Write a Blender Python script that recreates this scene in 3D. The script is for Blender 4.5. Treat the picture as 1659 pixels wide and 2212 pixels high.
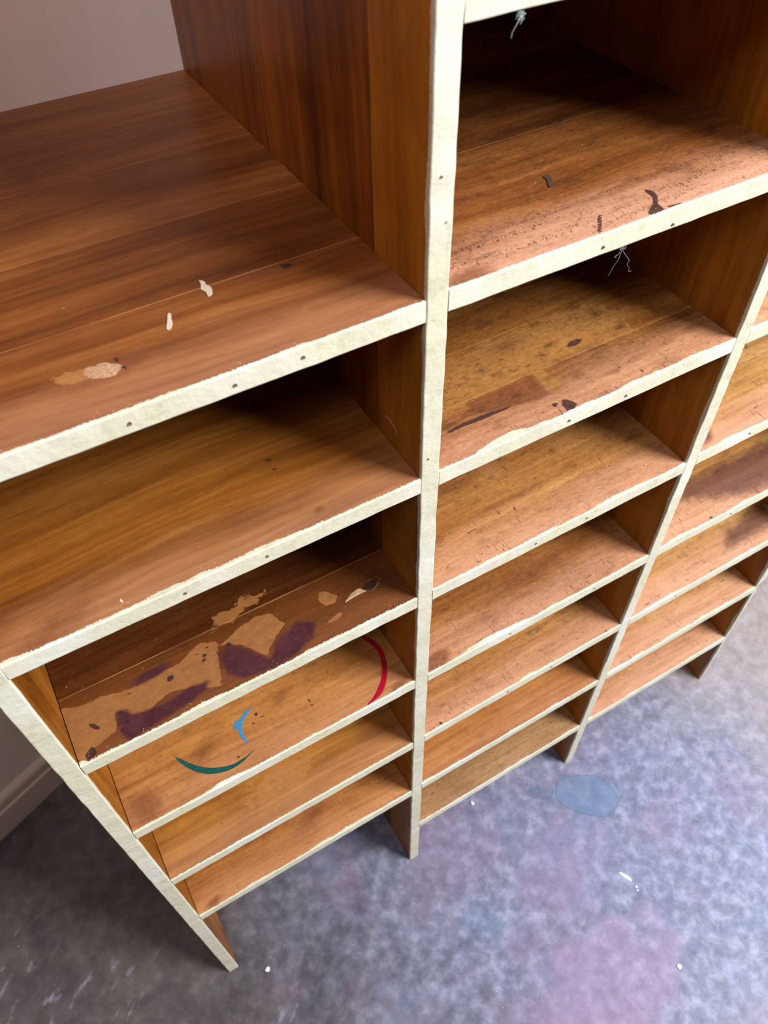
import bpy, bmesh, math, random
import numpy as np
from mathutils import Vector, Matrix, noise as mn

random.seed(7)
for o in list(bpy.data.objects):
    bpy.data.objects.remove(o)
scene = bpy.context.scene
COL = scene.collection

# ------------------------------------------------------------------ camera
cam_d = bpy.data.cameras.new('camera')
cam = bpy.data.objects.new('camera', cam_d)
COL.objects.link(cam)
right = Vector((0.86518853, -0.50117865, -0.01639399))
up = Vector((0.3934573, 0.65823421, 0.64180922))
fwd = Vector((0.31087, 0.56173631, -0.76668909))
m = Matrix((right, up, -fwd)).transposed().to_4x4()
m.translation = Vector((0.1306853, -0.39755824, 1.65))
cam.matrix_world = m
cam_d.sensor_fit = 'VERTICAL'
cam_d.sensor_height = 36.0
cam_d.sensor_width = 27.0
cam_d.lens = 1695.65 / 2212 * 36.0
cam_d.clip_start = 0.02
cam_d.dof.use_dof = True
cam_d.dof.focus_distance = 0.80
cam_d.dof.aperture_fstop = 9.5
scene.camera = cam

# ------------------------------------------------------------------ view and light
scene.view_settings.view_transform = 'Standard'
scene.view_settings.look = 'None'
scene.view_settings.gamma = 1.0
scene.view_settings.use_curve_mapping = False
scene.view_settings.exposure = 0.0

world = bpy.data.worlds.new('world')
scene.world = world
world.use_nodes = True
bgn = world.node_tree.nodes['Background']
bgn.inputs[0].default_value = (1.0, 0.86, 0.74, 1)
bgn.inputs[1].default_value = 0.045


def area(name, loc, target, sx, sy, power, color):
    d = bpy.data.lights.new(name, 'AREA')
    d.shape = 'RECTANGLE'
    d.size = sx
    d.size_y = sy
    d.energy = power
    d.color = color
    o = bpy.data.objects.new(name, d)
    COL.objects.link(o)
    o.location = loc
    o.rotation_euler = (Vector(target) - Vector(loc)).to_track_quat('-Z', 'Y').to_euler()
    return o


# daylight through the window on the right hand side of the room
area('window_daylight', (2.5, -2.0, 3.2), (0.5, 0.0, 0.8), 1.6, 1.3, 300, (0.97, 0.97, 1.0))
# unseen bluish fill lamp, added to brighten the floor on the right
area('side_floor_fill', (2.2, -0.15, 2.1), (0.9, -0.4, 0.0), 0.8, 1.0, 20, (0.45, 0.58, 1.0))
# weak unseen fill lamp, added front left and high up to lift the back panel
area('front_left_fill', (-0.3, -1.1, 3.15), (0.15, 0.45, 1.4), 0.8, 0.8, 21, (1.0, 0.90, 0.92))


# ------------------------------------------------------------------ node helpers
class NT:
    def __init__(self, name):
        self.mat = bpy.data.materials.new(name)
        self.mat.use_nodes = True
        self.t = self.mat.node_tree
        self.n = self.t.nodes
        self.b = self.n['Principled BSDF']
        tc = self.n.new('ShaderNodeTexCoord')
        self.P = tc.outputs['Object']
        self.sep = self.n.new('ShaderNodeSeparateXYZ')
        self.t.links.new(self.P, self.sep.inputs[0])
        self.X, self.Y, self.Z = self.sep.outputs

    def set(self, sock, v):
        if isinstance(v, bpy.types.NodeSocket):
            self.t.links.new(v, sock)
        elif isinstance(v, (tuple, list)):
            sock.default_value = tuple(v) + ((1,) if len(v) == 3 and sock.type == 'RGBA' else ())
        else:
            sock.default_value = v

    def m(self, op, a, b=0.0, c=0.0, clamp=False):
        n = self.n.new('ShaderNodeMath')
        n.operation = op
        n.use_clamp = clamp
        self.set(n.inputs[0], a)
        self.set(n.inputs[1], b)
        self.set(n.inputs[2], c)
        return n.outputs[0]

    def vec(self, x, y, z):
        n = self.n.new('ShaderNodeCombineXYZ')
        for i, v in enumerate((x, y, z)):
            self.set(n.inputs[i], v)
        return n.outputs[0]

    def scale(self, v, s):
        n = self.n.new('ShaderNodeVectorMath')
        n.operation = 'MULTIPLY'
        self.set(n.inputs[0], v)
        n.inputs[1].default_value = s
        return n.outputs[0]

    def add(self, v, s):
        n = self.n.new('ShaderNodeVectorMath')
        n.operation = 'ADD'
        self.set(n.inputs[0], v)
        self.set(n.inputs[1], s)
        return n.outputs[0]

    def noise(self, v, scale=1.0, detail=4, rough=0.55, dist=0.0):
        n = self.n.new('ShaderNodeTexNoise')
        self.set(n.inputs['Vector'], v)
        n.inputs['Scale'].default_value = scale
        n.inputs['Detail'].default_value = detail
        n.inputs['Roughness'].default_value = rough
        n.inputs['Distortion'].default_value = dist
        return n.outputs['Fac']

    def voro(self, v, scale=1.0, feature='F1'):
        n = self.n.new('ShaderNodeTexVoronoi')
        n.feature = feature
        self.set(n.inputs['Vector'], v)
        n.inputs['Scale'].default_value = scale
        return n.outputs['Distance']

    def ss(self, v, lo, hi, a=0.0, b=1.0):
        n = self.n.new('ShaderNodeMapRange')
        n.interpolation_type = 'SMOOTHSTEP'
        self.set(n.inputs[0], v)
        self.set(n.inputs[1], lo)
        self.set(n.inputs[2], hi)
        n.inputs[3].default_value = a
        n.inputs[4].default_value = b
        return n.outputs[0]

    def mix(self, f, a, b, mode='MIX'):
        n = self.n.new('ShaderNodeMix')
        n.data_type = 'RGBA'
        n.blend_type = mode
        self.set(n.inputs[0], f)
        self.set(n.inputs[6], a)
        self.set(n.inputs[7], b)
        return n.outputs[2]

    def ramp(self, f, stops):
        n = self.n.new('ShaderNodeValToRGB')
        self.set(n.inputs[0], f)
        e = n.color_ramp.elements
        while len(e) < len(stops):
            e.new(0.5)
        for i, (p, c) in enumerate(stops):
            e[i].position = p
            e[i].color = tuple(c) + (1,)
        return n.outputs[0]

    def bump(self, h, strength, dist, prev=None):
        n = self.n.new('ShaderNodeBump')
        self.set(n.inputs['Height'], h)
        n.inputs['Strength'].default_value = strength
        n.inputs['Distance'].default_value = dist
        if prev:
            self.t.links.new(prev, n.inputs['Normal'])
        return n.outputs[0]


PAINT = (0.60, 0.575, 0.42)


def paint_nodes(g, V):
    """cream gloss paint: brushy, slightly grimy"""
    grime = g.noise(V, 60, 5, 0.6)
    cl = g.noise(V, 9, 3, 0.5)
    c = g.mix(g.ss(grime, 0.50, 0.72), PAINT, (0.50, 0.48, 0.33))
    c = g.mix(g.ss(cl, 0.45, 0.7), c, (0.65, 0.65, 0.55))
    dots = g.voro(g.scale(V, (1, 1, 1)), 260)
    dm = g.m('MULTIPLY', g.ss(dots, 0.16, 0.08), g.ss(g.noise(V, 24, 2), 0.60, 0.70))
    c = g.mix(g.m('MULTIPLY', dm, 0.8), c, (0.16, 0.12, 0.08))
    return c


def wood(name, axis='x', dark=(0.13, 0.038, 0.008), mid=(0.33, 0.115, 0.026), light=(0.50, 0.21, 0.065),
         seams=(0.135, 0.066), pits=0.0, ticks=0.0, wear_sheen=0.3, slop=1.0, rough=0.38, blotch=0.5,
         bare=(0.50, 0.225, 0.07), planks=1.0, grime=0.25, gs=0.75, gcol=((0.10, 0.028, 0.010), (0.22, 0.075, 0.030))):
    if gcol == 'purple':
        gcol = ((0.026, 0.008, 0.013), (0.105, 0.030, 0.032))
    g = NT(name)
    oi = g.n.new('ShaderNodeObjectInfo')
    r = oi.outputs['Random']
    shift = g.m('MULTIPLY', r, 7.0)
    if axis == 'x':
        A, B, Cc = g.X, g.Y, g.Z
    else:
        A, B, Cc = g.Z, g.Y, g.X
    A = g.m('ADD', A, shift)
    Cz = g.m('MULTIPLY', Cc, 3.1)
    V = g.vec(A, B, Cz)
    # each board of the glued-up panel is its own piece of timber
    idx = 0.0
    for s in seams:
        idx = g.m('ADD', idx, g.m('GREATER_THAN', g.Y, s))
    Vp = g.add(V, g.vec(g.m('MULTIPLY', idx, 1.7), 0.0, g.m('MULTIPLY', idx, 3.3)))
    tone = g.noise(g.vec(g.m('MULTIPLY', idx, 5.3), shift, g.m('MULTIPLY', Cc, 2.0)), 1.0, 0)
    warp = g.noise(g.scale(Vp, (3, 10, 10)), 1, 2, 0.5)
    Vw = g.add(Vp, g.vec(0.0, g.m('MULTIPLY', warp, 0.045), 0.0))
    bands = g.noise(g.scale(Vw, (1.6, 34, 12)), 1, 3, 0.5, 0.3)
    grain = g.noise(g.scale(Vw, (6, 150, 60)), 1, 4, 0.6)
    fibre = g.noise(g.scale(Vp, (40, 900, 300)), 1, 3, 0.6)
    blo = g.noise(g.scale(Vp, (9, 16, 9)), 1, 4, 0.6, 0.4)
    f = g.m('ADD', g.m('MULTIPLY', bands, 0.38), g.m('MULTIPLY', grain, 0.26))
    f = g.m('ADD', f, g.m('MULTIPLY', fibre, 0.10))
    f = g.m('ADD', f, g.m('MULTIPLY', blo, 0.34 * blotch + 0.05))
    f = g.m('ADD', f, g.m('MULTIPLY', g.m('SUBTRACT', tone, 0.5), 0.35 * planks))
    dark, mid, light = (tuple(v * k for v, k in zip(c, kk)) for c, kk in ((dark, (.56, .48, .42)), (mid, (.76, .69, .50)), (light, (.92, .88, .70))))
    base = 0.37 + 0.17 * blotch + 0.025
    f = g.m('SUBTRACT', f, base - 0.5)
    col = g.ramp(f, [(0.30, dark), (0.47, mid), (0.66, light)])
    rg = rough
    # worn and paler towards the front edge where things slid; pink daylight sheen painted in
    wm = 0.0
    if wear_sheen:
        wm = g.ss(g.m('ADD', g.Y, g.m('MULTIPLY', g.noise(g.scale(V, (7, 30, 7)), 1, 4, 0.6), 0.06)), 0.105, 0.03)
        wc = g.mix(grain, (0.46, 0.20, 0.105), (0.74, 0.43, 0.28))
        col = g.mix(g.m('MULTIPLY', wm, wear_sheen), col, wc)
    at = g.n.new('ShaderNodeAttribute')
    at.attribute_name = 'marks'
    asep = g.n.new('ShaderNodeSeparateColor')
    g.t.links.new(at.outputs['Color'], asep.inputs[0])
    mR, mG, mB = asep.outputs
    PV = g.add(g.P, g.vec(shift, shift, 0.0))
    rag = g.noise(PV, 170, 4, 0.65)
    rag2 = g.noise(g.scale(PV, (38, 62, 50)), 1, 3, 0.6)
    ragj = g.m('ADD', g.m('MULTIPLY', g.m('SUBTRACT', rag, 0.5), 0.75), g.m('MULTIPLY', g.m('SUBTRACT', rag2, 0.5), 1.0))
    bm = g.ss(g.m('ADD', mR, ragj), 0.46, 0.54)
    bcol = g.mix(g.noise(PV, 95, 5, 0.7), tuple(c * 0.55 for c in bare), tuple(min(1, c * 1.3) for c in bare))
    bcol = g.mix(g.m('MULTIPLY', f, 0.8), g.mix(0.35, bcol, (0.10, 0.035, 0.01)), bcol)
    col = g.mix(g.m('MULTIPLY', bm, 0.75), col, bcol)
    pm = g.ss(g.m('ADD', mG, g.m('MULTIPLY', ragj, 0.6)), 0.15, 0.95)
    col = g.mix(g.m('MULTIPLY', pm, gs), col, g.mix(g.noise(V, 40, 3), gcol[0], gcol[1]))
    # seams between boards
    sm = 0.0
    for s in seams:
        w = g.m('ABSOLUTE', g.m('SUBTRACT', g.Y, s + 0.0))
        sm = g.m('ADD', sm, g.ss(w, 0.0009, 0.0002), clamp=True)
    sm = g.m('MULTIPLY', sm, g.ss(g.noise(V, 12, 2), 0.35, 0.6, 0.35, 1.0))
    col = g.mix(g.m('MULTIPLY', sm, 0.55), col, (0.52, 0.27, 0.10))
    # dents and saw ticks
    hp = None
    if pits:
        bandm = g.ss(g.noise(g.scale(V, (9, 105, 5)), 1, 3, 0.55, 0.4), 0.46, 0.60)
        front = g.ss(g.Y, 0.075, 0.035)
        pn = g.noise(g.scale(V, (420, 200, 10)), 1, 3, 0.6, 1.2)
        pt = g.m('MULTIPLY', g.ss(pn, 0.57, 0.64), g.m('MULTIPLY', bandm, front))
        col = g.mix(g.m('MULTIPLY', pt, pits), col, (0.10, 0.035, 0.022))
        hp = pt
    if ticks:
        tn = g.noise(g.scale(V, (420, 60, 10)), 1, 2, 0.5, 0.8)
        tk = g.m('MULTIPLY', g.ss(tn, 0.62, 0.68), g.ss(g.noise(g.scale(V, (14, 22, 5)), 1, 2), 0.45, 0.62))
        col = g.mix(g.m('MULTIPLY', tk, ticks), col, (0.13, 0.045, 0.018))
        sc = g.noise(g.scale(V, (90, 420, 10)), 1, 2, 0.5, 1.2)
        col = g.mix(g.m('MULTIPLY', g.ss(sc, 0.66, 0.71), ticks), col, (0.10, 0.035, 0.02))
    dk = g.ss(g.m('ADD', mB, g.m('MULTIPLY', ragj, 0.5)), 0.42, 0.58)
    col = g.mix(g.m('MULTIPLY', dk, 0.9), col, (0.030, 0.016, 0.018))
    gn = g.noise(g.scale(PV, (30, 62, 40)), 1, 6, 0.72)
    gk = g.m('MULTIPLY', g.m('SUBTRACT', 1.0, g.m('MULTIPLY', wm, 0.55)), grime)
    gm = g.ss(gn, 0.50, 0.70)
    col = g.mix(g.m('MULTIPLY', gm, gk), col, g.mix(0.72, col, (0.05, 0.02, 0.010)))
    fl_ = g.noise(g.scale(PV, (160, 420, 300)), 1, 4, 0.7)
    col = g.mix(g.m('MULTIPLY', g.ss(fl_, 0.50, 0.72), 0.34 * min(1.0, grime)), col, g.mix(0.30, g.mix(1.0, col, (1.9, 1.9, 1.9), 'MULTIPLY'), (0.66, 0.36, 0.19)))
    col = g.mix(g.m('MULTIPLY', g.ss(fl_, 0.48, 0.30), g.m('MULTIPLY', gk, 0.6)), col, (0.09, 0.032, 0.014))
    # specks of dust
    sp = g.voro(V, 90)
    spm = g.m('MULTIPLY', g.ss(sp, 0.055, 0.03), g.ss(g.noise(V, 17, 1), 0.62, 0.64))
    col = g.mix(spm, col, (0.65, 0.60, 0.50))
    # cream paint on the front edge, slopped over the arris
    if slop:
        n1 = g.ss(g.noise(g.vec(A, 0.0, Cz), 9, 3, 0.6), 0.46, 0.78, 0.0, 0.0050 * slop)
        n2 = g.m('MULTIPLY', g.m('SUBTRACT', g.noise(V, 520, 4, 0.7), 0.40), 0.0056 * slop)
        n3 = g.m('MULTIPLY', g.m('SUBTRACT', g.noise(g.vec(A, 0.0, 0.0), 160, 3, 0.6), 0.5), 0.0016 * slop)
        thr = g.m('ADD', g.m('ADD', n1, n2), g.m('ADD', n3, 0.0034 if axis == 'z' else 0.0016))
        thr = g.m('MAXIMUM', thr, 0.0006)
        pf = g.m('LESS_THAN', g.Y, thr)
        spl = g.voro(g.scale(V, (1, 1, 1)), 420)
        spf = g.m('MULTIPLY', g.ss(spl, 0.17, 0.12), g.m('MULTIPLY', g.ss(g.Y, 0.016 * slop, 0.003),
                  g.ss(g.noise(V, 45, 2), 0.47, 0.66)))
        pf = g.m('MAXIMUM', pf, g.m('GREATER_THAN', spf, 0.3))
        ma = asep  # alpha comes separately
        pa = g.ss(g.m('ADD', at.outputs['Alpha'], ragj), 0.46, 0.54)
        pf = g.m('MAXIMUM', pf, pa)
        col = g.mix(pf, col, paint_nodes(g, PV))
        rg = g.m('ADD', g.m('MULTIPLY', pf, 0.10), rough)
    else:
        pf = 0.0
    g.set(g.b.inputs['Base Color'], col)
    rr = g.m('ADD', rg, g.m('MULTIPLY', g.m('SUBTRACT', blo, 0.5), 0.25))
    g.set(g.b.inputs['Roughness'], rr)
    g.b.inputs['Specular IOR Level'].default_value = 0.25
    h = g.m('ADD', g.m('MULTIPLY', grain, 0.5), g.m('MULTIPLY', fibre, 0.5))
    nb = g.bump(h, 0.25, 0.0006)
    lump = g.noise(PV, 170, 4, 0.6)
    nb = g.bump(g.m('MULTIPLY', lump, g.m('ADD', g.m('MULTIPLY', pf, 1.0) if slop else 0.0, 0.15)), 0.45, 0.0012, nb)
    if hp is not None:
        hp = g.m('MULTIPLY', hp, g.m('SUBTRACT', 1.0, pf))
        nb = g.bump(g.m('MULTIPLY', hp, -1.0), 0.8, 0.0012, nb)
    g.t.links.new(nb, g.b.inputs['Normal'])
    return g.mat


def flat(name, col, rough=0.5, var=0.15, scale=80):
    g = NT(name)
    n = g.noise(g.P, scale, 4, 0.6)
    c = g.mix(n, tuple(x * (1 - var) for x in col), tuple(min(1, x * (1 + var)) for x in col))
    g.set(g.b.inputs['Base Color'], c)
    g.b.inputs['Roughness'].default_value = rough
    g.t.links.new(g.bump(n, 0.2, 0.0005), g.b.inputs['Normal'])
    return g.mat


def floor_mat():
    g = NT('concrete_floor')
    V = g.vec(g.X, g.Y, 0.0)
    big = g.noise(V, 2.6, 4, 0.55, 0.6)
    mid = g.noise(g.add(V, (3.1, 1.7, 0)), 7, 5, 0.6, 0.8)
    fine = g.noise(V, 36, 5, 0.62, 0.0)
    pink = g.noise(g.add(V, (9.1, 4.2, 0)), 4.3, 3, 0.5, 0.7)
    c = g.ramp(fine, [(0.28, (0.085, 0.095, 0.145)), (0.5, (0.180, 0.190, 0.270)), (0.74, (0.36, 0.38, 0.50))])
    c = g.mix(g.ss(pink, 0.44, 0.62, 0.0, 0.55), c, g.mix(fine, (0.13, 0.09, 0.15), (0.33, 0.245, 0.35)))
    c = g.mix(g.ss(mid, 0.50, 0.68, 0.0, 0.55), c, g.mix(fine, (0.055, 0.090, 0.155), (0.19, 0.25, 0.38)))
    # browner, less polished cement to the left and beyond the shelves; left also darkened with painted-in shade
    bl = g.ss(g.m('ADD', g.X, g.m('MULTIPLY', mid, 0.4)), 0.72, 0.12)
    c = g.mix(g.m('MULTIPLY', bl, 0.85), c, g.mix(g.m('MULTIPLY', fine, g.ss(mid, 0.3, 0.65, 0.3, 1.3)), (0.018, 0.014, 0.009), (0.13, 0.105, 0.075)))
    br = g.ss(g.m('ADD', g.m('ADD', g.X, g.m('MULTIPLY', g.Y, 0.35)), g.m('MULTIPLY', mid, 0.4)), 1.05, 1.55)
    c = g.mix(g.m('MULTIPLY', br, 0.8), c, g.mix(fine, (0.16, 0.125, 0.095), (0.48, 0.42, 0.35)))
    # pale scuffs, stretched
    rot = g.vec(g.m('ADD', g.m('MULTIPLY', g.X, 0.8), g.m('MULTIPLY', g.Y, 0.6)),
                g.m('SUBTRACT', g.m('MULTIPLY', g.Y, 0.8), g.m('MULTIPLY', g.X, 0.6)), 0.0)
    sc = g.noise(g.scale(rot, (22, 48, 1)), 1, 4, 0.55, 0.2)
    c = g.mix(g.m('MULTIPLY', g.ss(sc, 0.55, 0.75), g.ss(big, 0.45, 0.62, 0.0, 0.5)), c, (0.38, 0.40, 0.48))
    # veins
    ve = g.noise(g.add(V, (5.5, 2.2, 0)), 11, 3, 0.5, 1.5)
    vm = g.m('MULTIPLY', g.ss(g.m('ABSOLUTE', g.m('SUBTRACT', ve, 0.5)), 0.02, 0.0), g.ss(g.X, 0.5, 0.9))
    c = g.mix(g.m('MULTIPLY', vm, 0.22), c, (0.42, 0.40, 0.40))

    def blob(cx, cy, rx, ry, ang, amp=0.35, nz=18.0, lo=1.02, hi=0.96):
        ca, sa = math.cos(ang), math.sin(ang)
        dx = g.m('SUBTRACT', g.X, cx)
        dy = g.m('SUBTRACT', g.Y, cy)
        u = g.m('DIVIDE', g.m('ADD', g.m('MULTIPLY', dx, ca), g.m('MULTIPLY', dy, sa)), rx)
        v = g.m('DIVIDE', g.m('SUBTRACT', g.m('MULTIPLY', dy, ca), g.m('MULTIPLY', dx, sa)), ry)
        q = g.m('SQRT', g.m('ADD', g.m('MULTIPLY', u, u), g.m('MULTIPLY', v, v)))
        q = g.m('ADD', q, g.m('MULTIPLY', g.m('SUBTRACT', g.noise(V, nz, 3, 0.5), 0.5), amp))
        return g.ss(q, lo, hi), q

    b1, q1 = blob(0.777, -0.076, 0.068, 0.044, -0.72, 0.55, 14)
    c = g.mix(g.m('MULTIPLY', b1, 0.75), c, g.mix(fine, (0.075, 0.125, 0.215), (0.15, 0.225, 0.34)))
    rim = g.ss(g.m('ABSOLUTE', g.m('SUBTRACT', q1, 0.97)), 0.07, 0.0)
    c = g.mix(g.m('MULTIPLY', rim, 0.35), c, (0.06, 0.085, 0.12))
    b2, _ = blob(0.698, -0.026, 0.030, 0.014, -0.5, 0.9, 40)
    c = g.mix(g.m('MULTIPLY', b2, 0.6), c, (0.085, 0.12, 0.18))
    b3, _ = blob(0.60, -0.37, 0.13, 0.10, 0.2, 1.6, 14, 1.25, 0.75)
    c = g.mix(g.m('MULTIPLY', b3, 0.55), c, g.mix(fine, (0.19, 0.12, 0.22), (0.38, 0.27, 0.40)))
    b4, _ = blob(0.66, -0.17, 0.10, 0.08, 0.2, 1.8, 16, 1.3, 0.7)
    c = g.mix(g.m('MULTIPLY', b4, 0.35), c, g.mix(fine, (0.16, 0.12, 0.22), (0.32, 0.26, 0.40)))
    # dark pits and light paint specks
    pt = g.voro(V, 60)
    c = g.mix(g.m('MULTIPLY', g.ss(pt, 0.09, 0.04), g.ss(g.noise(V, 13, 1), 0.60, 0.64, 0.0, 0.7)), c, (0.60, 0.60, 0.60))
    g.set(g.b.inputs['Base Color'], c)
    g.set(g.b.inputs['Roughness'], g.m('ADD', g.m('MULTIPLY', mid, 0.25), 0.28))
    g.b.inputs['Specular IOR Level'].default_value = 0.5
    g.t.links.new(g.bump(fine, 0.25, 0.0012), g.b.inputs['Normal'])
    return g.mat


def wall_mat(name, c1, c2):
    g = NT(name)
    n = g.noise(g.scale(g.P, (5, 5, 1.5)), 1, 4, 0.55)
    f = g.noise(g.P, 90, 4, 0.6)
    c = g.mix(g.ss(n, 0.35, 0.65), c1, c2)
    g.set(g.b.inputs['Base Color'], c)
    g.b.inputs['Roughness'].default_value = 0.55
    g.t.links.new(g.bump(f, 0.15, 0.001), g.b.inputs['Normal'])
    return g.mat


# ------------------------------------------------------------------ mesh helpers
def obj(name, verts, faces, mat, parent=None, smooth=False):
    me = bpy.data.meshes.new(name)
    me.from_pydata(verts, [], faces)
    me.update()
    if smooth:
        for p in me.polygons:
            p.use_smooth = True
    me.materials.append(mat)
    o = bpy.data.objects.new(name, me)
    COL.objects.link(o)
    if parent:
        o.parent = parent
    return o


def sdpoly(px, py, poly):
    """signed distance (positive inside) of points to polygon"""
    d = np.full(px.shape, 1e9)
    inside = np.zeros(px.shape, bool)
    n = len(poly)
    for i in range(n):
        ax, ay = poly[i]
        bx, by = poly[(i + 1) % n]
        ex, ey = bx - ax, by - ay
        wx, wy = px - ax, py - ay
        t = np.clip((wx * ex + wy * ey) / (ex * ex + ey * ey + 1e-12), 0, 1)
        d = np.minimum(d, np.hypot(wx - t * ex, wy - t * ey))
        c = ((ay > py) != (by > py)) & (px < (bx - ax) * (py - ay) / ((by - ay) + 1e-12) + ax)
        inside ^= c
    return np.where(inside, d, -d)


def apply_marks(o, marks, ia=0, ib=1):
    """marks: list of (channel, polygon or (cx,cy,rx,ry,ang), softness)"""
    me = o.data
    n = len(me.vertices)
    co = np.empty(n * 3, np.float32)
    me.vertices.foreach_get('co', co)
    co = co.reshape(-1, 3)
    px, py = co[:, ia].astype(float), co[:, ib].astype(float)
    out = np.zeros((n, 4), np.float32)
    for ch, shp, soft in marks:
        if isinstance(shp, list):
            sd = sdpoly(px, py, shp)
        else:
            cx, cy, rx, ry, an = shp
            dx, dy = px - cx, py - cy
            u = (dx * math.cos(an) + dy * math.sin(an)) / rx
            v = (-dx * math.sin(an) + dy * math.cos(an)) / ry
            sd = (1 - np.sqrt(u * u + v * v)) * min(rx, ry)
        val = np.clip(0.5 + sd / soft, 0, 1)
        k = 'RGBA'.index(ch)
        out[:, k] = np.maximum(out[:, k], val)
    a = me.color_attributes.new('marks', 'FLOAT_COLOR', 'POINT')
    a.data.foreach_set('color', out.ravel())


def profile(y0, y1, h0, h1, r, ys):
    """closed section in (depth, height); depth y0 is the front. ys: extra depth stations on both big faces"""
    pts = []
    for y in sorted(ys, reverse=True):
        if y0 + r < y < y1:
            pts.append((y, h1))
    k = 3
    for i in range(k + 1):
        a = math.pi / 2 * i / k
        pts.append((y0 + r - r * math.sin(a), h1 - r + r * math.cos(a)))
    for i in range(k + 1):
        a = math.pi / 2 * i / k
        pts.append((y0 + r - r * math.cos(a), h0 + r - r * math.sin(a)))
    pts.append((y1, h0))
    pts.append((y1, h1))
    return pts


def board(name, mat, parent, axis, a0, a1, y0, y1, h0, h1, step=0.006, ys=(), r=0.0013, jit=0.0005, seed=0):
    """a plank; axis 'x' = shelf (height is z), axis 'z' = upright (height direction is x)"""
    n = max(2, int(round((a1 - a0) / step)))
    pr = profile(y0, y1, h0, h1, r, ys)
    mpts = len(pr)
    verts, faces = [], []
    for i in range(n + 1):
        a = a0 + (a1 - a0) * i / n
        for (y, h) in pr:
            dy = dh = 0.0
            if y < y0 + r * 1.5 and jit:
                dy = jit * mn.noise(Vector((a * 55, seed * 3.7, h * 40)))
                dh = jit * 0.9 * mn.noise(Vector((a * 38 + 9, seed * 5.1, 4.0 if h > (h0 + h1) / 2 else 8.0)))
            if axis == 'x':
                verts.append((a, y + dy, h + dh))
            else:
                verts.append((h + dh, y + dy, a))
    for i in range(n):
        for j in range(mpts):
            k = (j + 1) % mpts
            q = (i * mpts + j, i * mpts + k, (i + 1) * mpts + k, (i + 1) * mpts + j)
            faces.append(q)
    faces.append(tuple(range(mpts)))
    faces.append(tuple(n * mpts + j for j in reversed(range(mpts))))
    o = obj(name, verts, faces, mat, parent)
    bm = bmesh.new()
    bm.from_mesh(o.data)
    bmesh.ops.recalc_face_normals(bm, faces=bm.faces)
    bm.to_mesh(o.data)
    bm.free()
    return o


def box(name, mat, parent, x0, x1, y0, y1, z0, z1, bev=0.001):
    bm = bmesh.new()
    bmesh.ops.create_cube(bm, size=1)
    for v in bm.verts:
        v.co = Vector((x0 + (v.co.x + .5) * (x1 - x0), y0 + (v.co.y + .5) * (y1 - y0), z0 + (v.co.z + .5) * (z1 - z0)))
    if bev:
        bmesh.ops.bevel(bm, geom=list(bm.edges), offset=bev, segments=2, profile=0.7, affect='EDGES')
    me = bpy.data.meshes.new(name)
    bm.to_mesh(me)
    bm.free()
    me.materials.append(mat)
    o = bpy.data.objects.new(name, me)
    COL.objects.link(o)
    if parent:
        o.parent = parent
    return o


def slab(name, mat, parent, poly, z0, t):
    """thin raised film with the outline poly (x, y)"""
    n = len(poly)
    verts = [(x, y, z0) for x, y in poly] + [(x, y, z0 + t) for x, y in poly]
    faces = [tuple(range(n, 2 * n)), tuple(reversed(range(n)))]
    for i in range(n):
        k = (i + 1) % n
        faces.append((i, k, n + k, n + i))
    o = obj(name, verts, faces, mat, parent)
    bm = bmesh.new()
    bm.from_mesh(o.data)
    bmesh.ops.recalc_face_normals(bm, faces=bm.faces)
    bmesh.ops.triangulate(bm, faces=[f for f in bm.faces if len(f.verts) > 4])
    bm.to_mesh(o.data)
    bm.free()
    return o


def smooth_closed(poly, k=3):
    """Catmull-Rom through the outline"""
    out = []
    n = len(poly)
    for i in range(n):
        p0, p1, p2, p3 = (Vector(poly[(i + j - 1) % n]) for j in range(4))
        for s in range(k):
            t = s / k
            q = 0.5 * ((2 * p1) + (p2 - p0) * t + (2 * p0 - 5 * p1 + 4 * p2 - p3) * t * t + (3 * p1 - p0 - 3 * p2 + p3) * t ** 3)
            out.append((q.x, q.y))
    return out


def thread_into(verts, faces, pts, r, sub=5, sides=5):
    path = []
    n = len(pts)
    P = [Vector(p) for p in pts]
    for i in range(n - 1):
        p0, p1, p2, p3 = P[max(i - 1, 0)], P[i], P[i + 1], P[min(i + 2, n - 1)]
        for s in range(sub):
            t = s / sub
            path.append(0.5 * ((2 * p1) + (p2 - p0) * t + (2 * p0 - 5 * p1 + 4 * p2 - p3) * t * t + (3 * p1 - p0 - 3 * p2 + p3) * t ** 3))
    path.append(P[-1])
    b = len(verts)
    for i, p in enumerate(path):
        d = (path[min(i + 1, len(path) - 1)] - path[max(i - 1, 0)]).normalized()
        u = d.orthogonal().normalized()
        w = d.cross(u)
        rr = r * (1 - 0.5 * i / len(path))
        for k in range(sides):
            a = 2 * math.pi * k / sides
            verts.append(tuple(p + u * math.cos(a) * rr + w * math.sin(a) * rr))
    for i in range(len(path) - 1):
        for k in range(sides):
            k2 = (k + 1) % sides
            faces.append((b + i * sides + k, b + i * sides + k2, b + (i + 1) * sides + k2, b + (i + 1) * sides + k))
    faces.append(tuple(b + k for k in reversed(range(sides))))
    faces.append(tuple(b + (len(path) - 1) * sides + k for k in range(sides)))


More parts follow.
